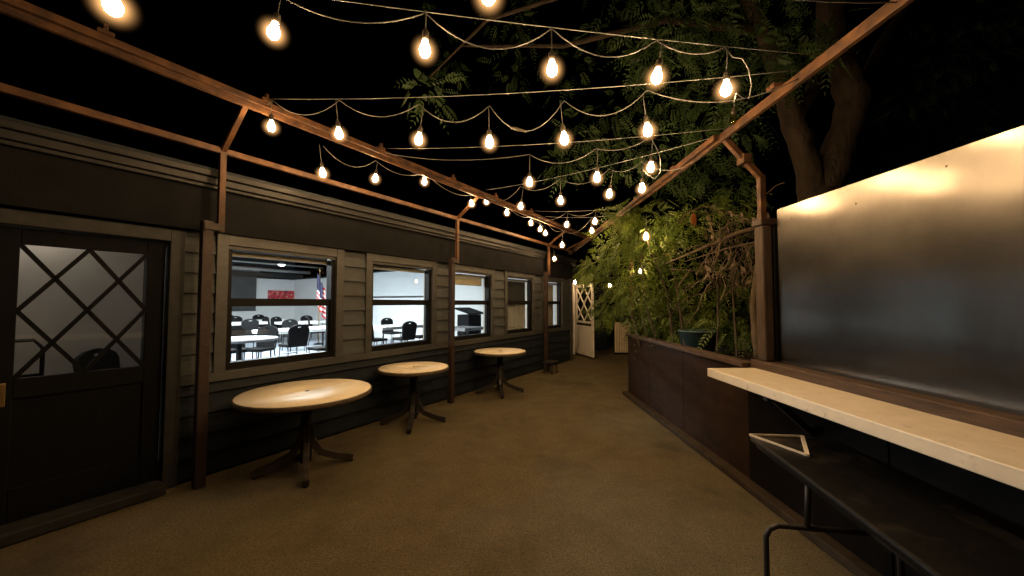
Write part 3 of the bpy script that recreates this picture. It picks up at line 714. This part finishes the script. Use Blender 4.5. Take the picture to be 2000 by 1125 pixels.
# ------------------------------------------------------------------ far open door
hinge = Vector((1.99, 11.6, 0)); tip = Vector((2.30, 10.52, 0)); dv = tip - hinge
wd = empty('lattice_door', hinge, math.atan2(dv.y, dv.x)); DLn = dv.length
tag(wd, 'white door standing open with diamond lattice above a solid panel', 'door')
DH = 2.16
k = MB(); st_ = .09; y0, y1 = -.022, .022
k.box(0, st_, y0, y1, .06, DH); k.box(DLn - st_, DLn, y0, y1, .06, DH); k.box(st_, DLn - st_, y0, y1, DH - .10, DH); k.box(st_, DLn - st_, y0, y1, .06, .16); k.box(st_, DLn - st_, y0, y1, 1.0, 1.06)
k.build('door_leaf', M['whitepaint'], wd, .004)
flat('kick_panel', st_, DLn - st_, -.014, .014, .16, .93, M['whitepaint'], wd)
flat('mid_rail', st_, DLn - st_, -.019, .019, .931, .999, M['sash'], wd)
gx0, gx1, gz0, gz1 = st_, DLn - st_, 1.06, DH - .10
Wd, Hd = gx1 - gx0, gz1 - gz0
def clipline(xa, za, sl):
    out = []
    for x in (gx0, gx1):
        zz = za + sl * (x - xa)
        if gz0 - 1e-6 <= zz <= gz1 + 1e-6: out.append((x, zz))
    for zz in (gz0, gz1):
        x = xa + (zz - za) / sl
        if gx0 + 1e-4 < x < gx1 - 1e-4: out.append((x, zz))
    return out
slp = Hd / Wd
for i in range(-2, 5):
    for sg in (1, -1):
        q = clipline(gx0 + i * Wd / 2, gz0, sg * slp)
        if len(q) >= 2:
            k = MB(); k.beam((q[0][0], 0, q[0][1]), (q[1][0], 0, q[1][1]), .02 + .002 * sg, .035, up=(0, 1, 0)); k.build('lattice_bar', M['whitepaint'], wd)
dj = MB(); dj.box(1.90, 1.97, 11.62, 11.72, 0, 2.22); dj = dj.build('door_jamb', M['whitepaint'], None, .004); tag(dj, 'white jamb post beside the open lattice door', 'jamb')
# dark shed wall around the doorway beyond
sh = empty('far_shed', (0, 0, 0)); tag(sh, 'dark slate wall of the shed behind the open white door', 'wall')
k = MB(); k.box(.9, 1.89, 11.66, 11.80, 0, 2.3); k.build('wall_panel', M['slate'], sh)
k = MB(); k.box(.9, 3.2, 12.6, 12.7, 0, 2.9); k.build('back_wall', M['slate'], sh)
k = MB(); k.box(1.2, 3.2, 11.66, 12.7, 2.31, 2.4); k.build('roof', M['slate'], sh)
# pale corrugated fence strip
fe = empty('picket_fence', (3.2, 11.6, 0)); tag(fe, 'short run of pale upright fence slats behind the planter end', 'fence')
for i in range(9):
    k = MB(); k.box(i*.075, i*.075 + .06, 0, .02, .06, 1.0 + random.uniform(-.01, .01)); k.build('slat', M['cream'], fe)
k = MB(); k.box(0, .68, .021, .06, .2, .26); k.build('rail', M['wood'], fe)
k = MB(); k.box(-.02, .70, -.005, .06, 0, .055); k.build('plinth', M['sash'], fe)
tu = empty('plastic_tub', rp_(.5, 4.9, .92)); tag(tu, 'dim teal plastic tub among the planter greenery', 'tub')
k = MB(); k.lathe([(.20, 0), (.24, .30), (.255, .30), (.255, .32), (.23, .32), (.19, .03)], 28); k.build('body', M['teal'], tu)

# ------------------------------------------------------------------ cables, cords and bulbs
def on_left(u, v=None, s=None):                     # point on the left ridge beam
    if s is None:
        r_ = ray(u, v); t = (D + BEAMN) / r_.dot(IN); s = (CAMP + r_ * t - W0).dot(DW)
    return wp(s, BEAMN - .05, BEAMZ + .075)
RN = Vector((math.cos(RROT), math.sin(RROT), 0)); RD = Vector((-math.sin(RROT), math.cos(RROT), 0))
def on_right(u, v=None, y=None):
    if y is None:
        r_ = ray(u, v); t = ((R0 - CAMP).dot(RN) + RBO) / r_.dot(RN); y = (CAMP + r_ * t - R0).dot(RD)
    return rp_(RBO, y, RBZ + .05)
def plane_hit(u, v, a, b):
    r_ = ray(u, v); n_ = (b - a).cross(Vector((0, 0, 1))); t = (a - CAMP).dot(n_) / r_.dot(n_); return CAMP + r_ * t
bulb_me = MB(); bulb_me.lathe([(.004, -.046), (.015, -.043), (.024, -.033), (.0285, -.019), (.0285, -.005), (.024, .012), (.017, .028), (.0125, .046)], 14)
bulb_me = bulb_me.mesh('glass_bulb'); bulb_me.materials.append(M['bulb'])
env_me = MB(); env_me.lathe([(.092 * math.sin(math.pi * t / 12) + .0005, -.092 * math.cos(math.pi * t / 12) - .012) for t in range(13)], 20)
env_me = env_me.mesh('bloom_halo')  # soft emissive ball around each lit bulb, imitates lens bloom
em = bpy.data.materials.new('bloom_halo_volume'); em.use_nodes = True; en = em.node_tree.nodes; el = em.node_tree.links; en.remove(en['Principled BSDF'])
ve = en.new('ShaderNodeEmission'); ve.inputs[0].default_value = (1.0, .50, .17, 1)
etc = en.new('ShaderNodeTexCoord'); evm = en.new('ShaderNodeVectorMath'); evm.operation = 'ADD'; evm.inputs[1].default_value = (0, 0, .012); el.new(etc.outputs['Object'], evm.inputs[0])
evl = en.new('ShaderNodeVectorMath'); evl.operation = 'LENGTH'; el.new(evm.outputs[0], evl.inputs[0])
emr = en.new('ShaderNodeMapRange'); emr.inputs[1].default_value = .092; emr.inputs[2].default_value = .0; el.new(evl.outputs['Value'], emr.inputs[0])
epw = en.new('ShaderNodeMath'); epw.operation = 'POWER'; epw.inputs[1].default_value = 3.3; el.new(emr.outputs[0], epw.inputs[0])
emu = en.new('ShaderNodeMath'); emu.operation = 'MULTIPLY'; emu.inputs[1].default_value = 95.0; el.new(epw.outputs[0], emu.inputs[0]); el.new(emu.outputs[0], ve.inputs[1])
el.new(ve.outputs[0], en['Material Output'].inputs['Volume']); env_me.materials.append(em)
dim_me = bulb_me.copy(); dim_me.materials[0] = M['bulb_dim']
dead_me = bulb_me.copy(); dead_me.materials[0] = M['bulb_dead']
green_me = bulb_me.copy(); green_me.materials[0] = M['bulb_green']
sock_me = MB(); sock_me.lathe([(.012, .044), (.017, .046), (.0185, .052), (.0185, .088), (.013, .096), (.006, .108)], 12)
sock_me = sock_me.mesh('socket'); sock_me.materials.append(M['socket'])
def bulb(p, top, label, group, me=None, scale=1.0):
    root = empty('string_bulb', p); tag(root, label, 'light bulb', group)
    root.rotation_euler = (random.uniform(-.16, .16), random.uniform(-.16, .16), random.uniform(0, 6)); root.scale = (scale,) * 3
    link(bpy.data.objects.new('glass_bulb', me or bulb_me), root)
    link(bpy.data.objects.new('socket', sock_me), root)
    if me is None or me == dim_me: link(bpy.data.objects.new('bloom_halo', env_me), root)
    k = MB(); q = Vector((0, 0, max(.125, (top.z - p.z) / scale)))
    k.tube([(0, 0, .10), (0, 0, q.z)], .0035, 6); k.build('lead', M['cord'], root)
def sagline(a, b, sag, n=14):
    return [a.lerp(b, i / n) - Vector((0, 0, sag * 4 * (i / n) * (1 - i / n))) for i in range(n + 1)]
ORD = 'first second third fourth fifth sixth seventh eighth ninth'.split()
def string(a, b, sag, uvs, clabel, blabel, group, lead=.16, ends=True, cable=True, sagc=.14, me=None, tail=(), plug=None):
    global PLUG
    if cable:
        k = MB(); k.tube(sagline(a, b, sag), .0024, 6); o = k.build('steel_cable', M['cable']); tag(o, clabel, 'cable', 'wires over the walkway')
    tops = []
    ln = (b - a).length
    for bi, (u, v) in enumerate(uvs):
        p = plane_hit(u, v, a, b)
        f = (p - a).dot((b - a)) / ln / ln
        cz = a.lerp(b, f).z - sag * 4 * f * (1 - f)
        topz = min(cz - .005, p.z + lead + .12) if cz > p.z + .14 else p.z + .13
        tp = Vector((p.x, p.y, topz))
        bulb(p, tp, ORD[bi] + ' ' + blabel, group, me); tops.append((f, tp, p))
    tops.sort(key=lambda x: x[0])
    pts = [t[1] for t in tops]
    if ends: pts = [a - Vector((0, 0, .05))] + pts + ([] if tail else [b - Vector((0, 0, .05))])
    line = []
    for i, (p, q) in enumerate(zip(pts, pts[1:])):
        seg = sagline(p, q, sagc * (1.9 if i == plug else random.uniform(.5, 1.3)) * min(1, (q - p).length / .7), 10)
        if i == plug: PLUG = (seg[3], seg[5])
        for s_ in seg: s_ += (b - a).normalized().cross(Vector((0, 0, 1))) * .0
        line += seg[:-1]
    line.append(pts[-1])
    line += [plane_hit(u, v, a, b) for u, v in tail]
    k = MB(); k.tube(line, .0036, 6); o = k.build('light_cord', M['cord']); tag(o, clabel.replace('taut steel wire', 'sagging rubber light cord'), 'cord', 'light cords over the walkway')
G = 'glowing string bulbs over the walkway'
def bl(x): return 'glowing bulb out from the ridge beam on the ' + x
string(on_left(0, 0, s=-.95), on_right(0, 0, y=1.75), .05, [(220, 6), (955, -12)], 'taut steel wire above the lattice door, first over the walkway', bl('wire above the lattice door'), G, me=dim_me)
string(on_left(0, 0, s=-.25), on_right(1600, 110), .05, [(535, 60), (830, 95), (1078, 133), (1283, 148), (1418, 172)], 'taut steel wire second over the walkway, ending by the tree trunk', bl('wire ending by the tree trunk'), G, tail=[(1432, 112), (1450, 114), (1462, 135), (1468, 165), (1463, 193), (1448, 190), (1438, 182), (1434, 200)])
string(on_left(515, 205), on_right(1565, 155), .06, [(530, 246), (662, 260), (818, 271), (956, 277), (1102, 270), (1265, 253)], 'taut steel wire tied to the ridge beam above the first post', bl('wire tied above the first post'), G, plug=4)
string(on_left(745, 300), on_right(1420, 265), .05, [(1034, 355), (1166, 346), (1271, 326)], 'taut steel wire reaching the brace above the brown timber post', bl('wire reaching the timber post brace'), G, tail=[(1284, 292), (1290, 312), (1290, 335), (1280, 350), (1265, 342), (1254, 330)])
string(on_left(940, 372), on_right(1400, 285), .05, [(1017, 402), (1095, 391), (1190, 378), (1254, 367)], 'taut steel wire above the second table and the planter middle', bl('wire above the second table'), G)
string(on_left(1035, 410), on_right(1225, 400), .04, [(1107, 438), (1162, 432)], 'taut steel wire above the third table, meeting the leafy beam end', bl('wire above the third table'), G)
string(on_left(1060, 425), on_right(1205, 420), .04, [(1098, 478), (1156, 450)], 'taut steel wire over the far end, before the white door', bl('wire before the white door'), G)
# string clipped below the ridge beam on the wall side
a, b = wp(1.4, BEAMN + .10, BEAMZ - .03), wp(9.4, BEAMN + .10, BEAMZ - .03)
string(a, b, .0, [(630, 337), (733, 348), (829, 354), (921, 397), (950, 393), (990, 415), (1037, 435), (1055, 447), (1065, 455)], 'taut steel wire along the ridge beam', 'glowing bulb along the rusty ridge beam counting from the first post', G, ends=False, cable=False, sagc=.12)
for (u, v, t, lab) in ((1083, 505, 8.6, 'glowing warm bulb hung low over the third post'), (1123, 551, 10.9, 'glowing warm bulb above the hinge of the white door'),
                  (1262, 461, 4.9, 'glowing yellowish bulb caught among the planter leaves'), (1250, 530, 6.4, 'small glowing bulb deep in the planter foliage'), (1191, 557, 8.4, 'glowing yellow bulb beneath a green one beside the foliage')):
    p = CAMP + ray(u, v) * t; bulb(p, p + Vector((0, 0, .3)), lab, G, scale=.8 if u == 1250 else 1.0)
p = CAMP + ray(1187, 545) * 8.5; bulb(p, p + Vector((0, 0, .2)), 'unlit green glass bulb above the yellow one', G, green_me)
p = CAMP + ray(1432, 233) * 3.05; bulb(p, p + Vector((0, 0, .16)), 'unlit clear bulb hanging over the brace of the side frame', G, dead_me)
a = on_left(515, 205); b = on_right(1565, 155); p1, p2 = PLUG
k = MB(); k.tube([p1, p1.lerp(p2, .3), p2], [.008, .014, .007], 8); tag(k.build('plug_connector', M['socket']), 'inline plug joining two cords on the wire above the first post', 'plug')

# ------------------------------------------------------------------ vegetation
def frond(mb, p, d, L, n, lw, droop):
    d = d.normalized(); up = Vector((0, 0, 1)); side = d.cross(up)
    if side.length < .1: side = Vector((1, 0, 0))
    side.normalize(); tw = random.uniform(-.9, .9)
    side = (side * math.cos(tw) + d.cross(side) * math.sin(tw)).normalized()
    nrm = side.cross(d)
    prev = p
    for i in range(n):
        f = (i + 1) / n
        q = p + d * (L * f) - Vector((0, 0, droop * L * f * f))
        t = (q - prev).normalized(); prev = q
        ll = lw * (1.15 - abs(f - .45) * 1.1) * random.uniform(.85, 1.15); wd_ = ll * .15
        for sg in ((-1, 1) if i < n - 1 else (0,)):
            ax = (side * sg + t * (.55 if sg else 1.0) - Vector((0, 0, .28))).normalized()
            wv = ax.cross(nrm).normalized() * wd_
            c = q + ax * ll * .45 + nrm * ll * .05
            b_ = len(mb.v); mb.v += [tuple(q), tuple(c + wv), tuple(q + ax * ll), tuple(c - wv)]
            mb.f.append((b_, b_+1, b_+2, b_+3)); mb.sm.append(False)
def rnd(a=1.0): 
    return Vector((random.gauss(0, 1), random.gauss(0, 1), random.gauss(0, 1))).normalized() * a
def clump(mb, c, r, count, L=(.20, .34), n=7, lw=.075, down=.5):
    for _ in range(count):
        v = rnd(); v.z *= .8; p = c + v * r * random.random() ** .5
        dirn = (v + rnd(.7) - Vector((0, 0, down))).normalized()
        frond(mb, p, dirn, random.uniform(L[0] * .7, L[1] * 1.15), random.choice((n - 2, n - 1, n, n + 1, n + 2)), lw * random.uniform(.6, 1.35), random.uniform(.1, .5))
def P(u, v, t): return CAMP + ray(u, v) * t
def limb(mb, pts, rs, n=12):
    # smooth polyline with jitter
    out = []; rr = []
    for i in range(len(pts) - 1):
        a, b = Vector(pts[i]), Vector(pts[i + 1])
        for j in range(5):
            f = j / 5; out.append(a.lerp(b, f) + rnd(rs[i] * .09)); rr.append((rs[i] * (1 - f) + rs[i + 1] * f) * random.uniform(.93, 1.07))
    out.append(Vector(pts[-1])); rr.append(rs[-1]); mb.tube(out, rr, n)
# tree behind the steel panel
tb0 = P(1590, 592, 5.2); tb0.z = 0
tree = empty('shade_tree', tb0); tag(tree, 'forked shade tree spreading feathery leaves over the string lights', 'tree')
def rel(p): return p - tb0
tk = MB()
fork = P(1595, 372, 5.2)
limb(tk, [rel(Vector((tb0.x, tb0.y, 0))), rel(fork.lerp(tb0, .4)), rel(fork)], [.30, .25, .22])
limb(tk, [rel(fork - Vector((.04, 0, .1))), rel(P(1572, 300, 5.2)), rel(P(1545, 225, 5.15)), rel(P(1530, 175, 5.1)), rel(P(1490, 60, 5.0)), rel(P(1420, -90, 4.9))], [.17, .155, .14, .12, .09, .05])
limb(tk, [rel(P(1548, 235, 5.15)), rel(P(1585, 180, 5.4)), rel(P(1600, 120, 5.6)), rel(P(1610, 0, 5.8))], [.12, .095, .085, .07])
limb(tk, [rel(fork + Vector((.05, 0, -.1))), rel(P(1640, 290, 5.2)), rel(P(1668, 200, 5.2)), rel(P(1640, 120, 5.2)), rel(P(1620, 30, 5.2)), rel(P(1625, -120, 5.2))], [.21, .20, .19, .17, .16, .13])
limb(tk, [rel(P(1668, 200, 5.2)), rel(P(1720, 90, 5.6)), rel(P(1800, -40, 6.0))], [.10, .07, .04])
limb(tk, [rel(P(1490, 60, 5.0)), rel(P(1300, 40, 5.0)), rel(P(1100, 90, 5.2)), rel(P(900, 90, 5.2))], [.06, .04, .03, .012], 8)
limb(tk, [rel(P(1420, -60, 5.0)), rel(P(1200, -40, 4.6)), rel(P(950, 40, 4.4)), rel(P(840, 150, 4.2))], [.05, .03, .02, .008], 8)
tk.build('trunk', M['bark'], tree)
cr = MB()
def cl(u, v, t, r, count, **kw): clump(cr, rel(P(u, v, t)), r, count, **kw)
cl(830, 178, 4.3, .26, 26, L=(.16, .26), n=7, lw=.075)          # lit sprig by the second wire
for (u, v, t, r, c) in ((1000, 40, 6.8, .6, 45), (880, 130, 6.8, .4, 30), (1110, 140, 7.2, .6, 45), (1000, 150, 7.6, .5, 35), (1290, 60, 4.6, .45, 110), (1360, 40, 4.8, .5, 110),
                     (1270, 110, 4.4, .25, 50), (1440, 30, 4.9, .6, 110), (1390, 190, 4.6, .35, 80), (1470, 130, 4.8, .4, 80), (1540, 110, 4.6, .35, 60), (1370, 240, 4.9, .35, 60),
                     (1130, 270, 6.4, .45, 90), (1100, 320, 7.0, .35, 60), (1230, 300, 6.0, .5, 100), (1200, 220, 7.2, .45, 45), (1310, 330, 6.2, .5, 110), (1590, 60, 4.7, .35, 40), (1620, 95, 4.5, .2, 22),
                     (850, 60, 7.4, .4, 20), (1300, 180, 6.0, .5, 80), (1450, 260, 5.6, .4, 60), (1200, 60, 7.0, .5, 35), (1380, 330, 5.6, .4, 70), (1430, 370, 5.4, .35, 60),
                     (1850, 120, 8.0, .9, 80), (1950, 220, 8.5, .8, 60), (1780, 200, 8.0, .6, 40), (1900, 40, 7.5, .8, 60), (1480, -40, 5.0, .7, 90), (1250, -60, 5.4, .8, 90), (1000, -60, 6.0, .7, 60)):
    cl(u, v, t, r, int(c * .8))
cr.build('crown', M['leaf_dark'], tree)
# leafy shrub rising from the planter
sb = rp_(.55, 5.2, .92)
shrub = empty('feathery_shrub', sb); tag(shrub, 'feathery green shrub growing out of the planter over the walkway', 'shrub')
def rel2(p): return p - sb
sg_ = MB()
def cl2(u, v, t, r, count, **kw): clump(sg_, rel2(P(u, v, t)), r, count, **kw)
for (u, v, t, r, c) in ((1260, 440, 5.6, .35, 110), (1225, 425, 5.9, .22, 60), (1200, 480, 6.6, .35, 90), (1165, 520, 7.2, .28, 80), (1240, 520, 6.4, .45, 120), (1300, 470, 5.2, .4, 110),
                     (1340, 440, 4.8, .3, 50), (1290, 560, 5.4, .42, 80), (1220, 580, 6.9, .45, 120), (1260, 620, 6.2, .35, 100), (1320, 620, 5.2, .35, 40), (1380, 560, 4.8, .35, 35), (1420, 640, 4.4, .3, 30),
                     (1390, 420, 4.7, .28, 40), (1440, 400, 4.5, .25, 30), (1450, 560, 4.5, .25, 18), (1400, 500, 5.7, .5, 40), (1330, 540, 6.2, .5, 45), (1460, 470, 5.5, .4, 40), (1212, 418, 5.6, .16, 45), (1150, 535, 7.2, .2, 50), (1185, 610, 7.0, .25, 60), (1400, 620, 5.6, .5, 90), (1330, 600, 6.2, .5, 90), (1450, 540, 5.6, .45, 70), (1280, 640, 6.4, .35, 60), (1400, 690, 4.9, .25, 35), (1460, 650, 4.8, .25, 35), (1340, 660, 5.2, .25, 45), (1230, 470, 6.0, .3, 60), (1250, 560, 5.9, .35, 70)):
    cl2(u, v, t, r, int(c * 1.15), L=(.18, .30), lw=.062)
sg_.build('crown', M['leaf'], shrub)
stems = MB()
for (u0, t0, u1, v1, t1) in ((1290, 5.2, 1250, 470, 5.6), (1340, 4.8, 1300, 450, 5.0), (1270, 5.6, 1215, 500, 6.4), (1400, 4.4, 1380, 430, 4.7), (1250, 5.8, 1230, 600, 6.2), (1440, 4.2, 1430, 420, 4.5), (1310, 5.2, 1340, 560, 5.0), (1320, 5.1, 1262, 465, 4.95)):
    b0_ = P(u0, 680, t0); b0_.z = .9; e0 = P(u1, v1, t1); m0 = b0_.lerp(e0, .5) + rnd(.12)
    limb(stems, [rel2(b0_), rel2(m0), rel2(e0)], [.014, .010, .005], 7)
stems.build('stems', M['bark'], shrub)
# dry vine beside the timber post
vb = rp_(.45, 3.9, .92); vine = empty('dry_vine', vb); tag(vine, 'tangle of dry brown vine twigs beside the timber post', 'vine')
vm = MB()
for i in range(75):
    u = random.uniform(1380, 1510); v = random.uniform(400, 560); t = random.uniform(4.0, 4.5)
    p0_ = P(u, v, t) ; pts = [p0_ - vb]; dr_ = (rnd() + Vector((-.3, 0, -.5))).normalized()
    for j in range(7):
        dr_ = (dr_ + rnd(.45) - Vector((0, 0, .12))).normalized(); pts.append(pts[-1] + dr_ * random.uniform(.04, .10))
    vm.tube(pts, [random.uniform(.003, .007)] * len(pts), 4, cap=False)
limb(vm, [P(1500, 440, 4.1) - vb, P(1440, 455, 4.2) - vb, P(1360, 490, 4.4) - vb, P(1300, 515, 4.8) - vb], [.03, .024, .016, .008], 8)
limb(vm, [P(1490, 470, 4.0) - vb, P(1420, 485, 4.2) - vb, P(1340, 510, 4.6) - vb], [.012, .01, .006], 6)
limb(vm, [P(1480, 700, 3.9) - vb, P(1470, 600, 4.0) - vb, P(1490, 440, 4.05) - vb], [.04, .035, .028], 8)
limb(vm, [P(1345, 635, 4.6) - vb, P(1318, 595, 4.6) - vb], [.008, .006], 6)
limb(vm, [P(1350, 525, 4.6) - vb, P(1322, 562, 4.6) - vb], [.008, .006], 6)
vm.build('stems', M['dry'], vine)
dl = MB()
for i in range(150):
    p = P(random.uniform(1375, 1505), random.uniform(410, 560), random.uniform(4.0, 4.5)) - vb
    ax = (rnd(.6) - Vector((0, 0, .7))).normalized(); sd = ax.cross(rnd()).normalized(); L = random.uniform(.05, .13)
    dl.add([p, p + ax*L*.5 + sd*L*.22, p + ax*L, p + ax*L*.5 - sd*L*.2], [(0, 1, 2, 3)])
dl.build('dry_leaves', M['dry'], vine)
p = P(1355, 415, 4.4) - vb; dm = MB()
for i in range(5):
    q = p + rnd(.02); dm.add([q, q + Vector((.03, .01, -.07)) + rnd(.01), q + Vector((.005, 0, -.15)) + rnd(.02), q + Vector((-.025, -.01, -.08))], [(0, 1, 2, 3)])
dm.build('orange_leaf', M['deadleaf'], vine)['label'] = 'curled orange dead leaf cluster'
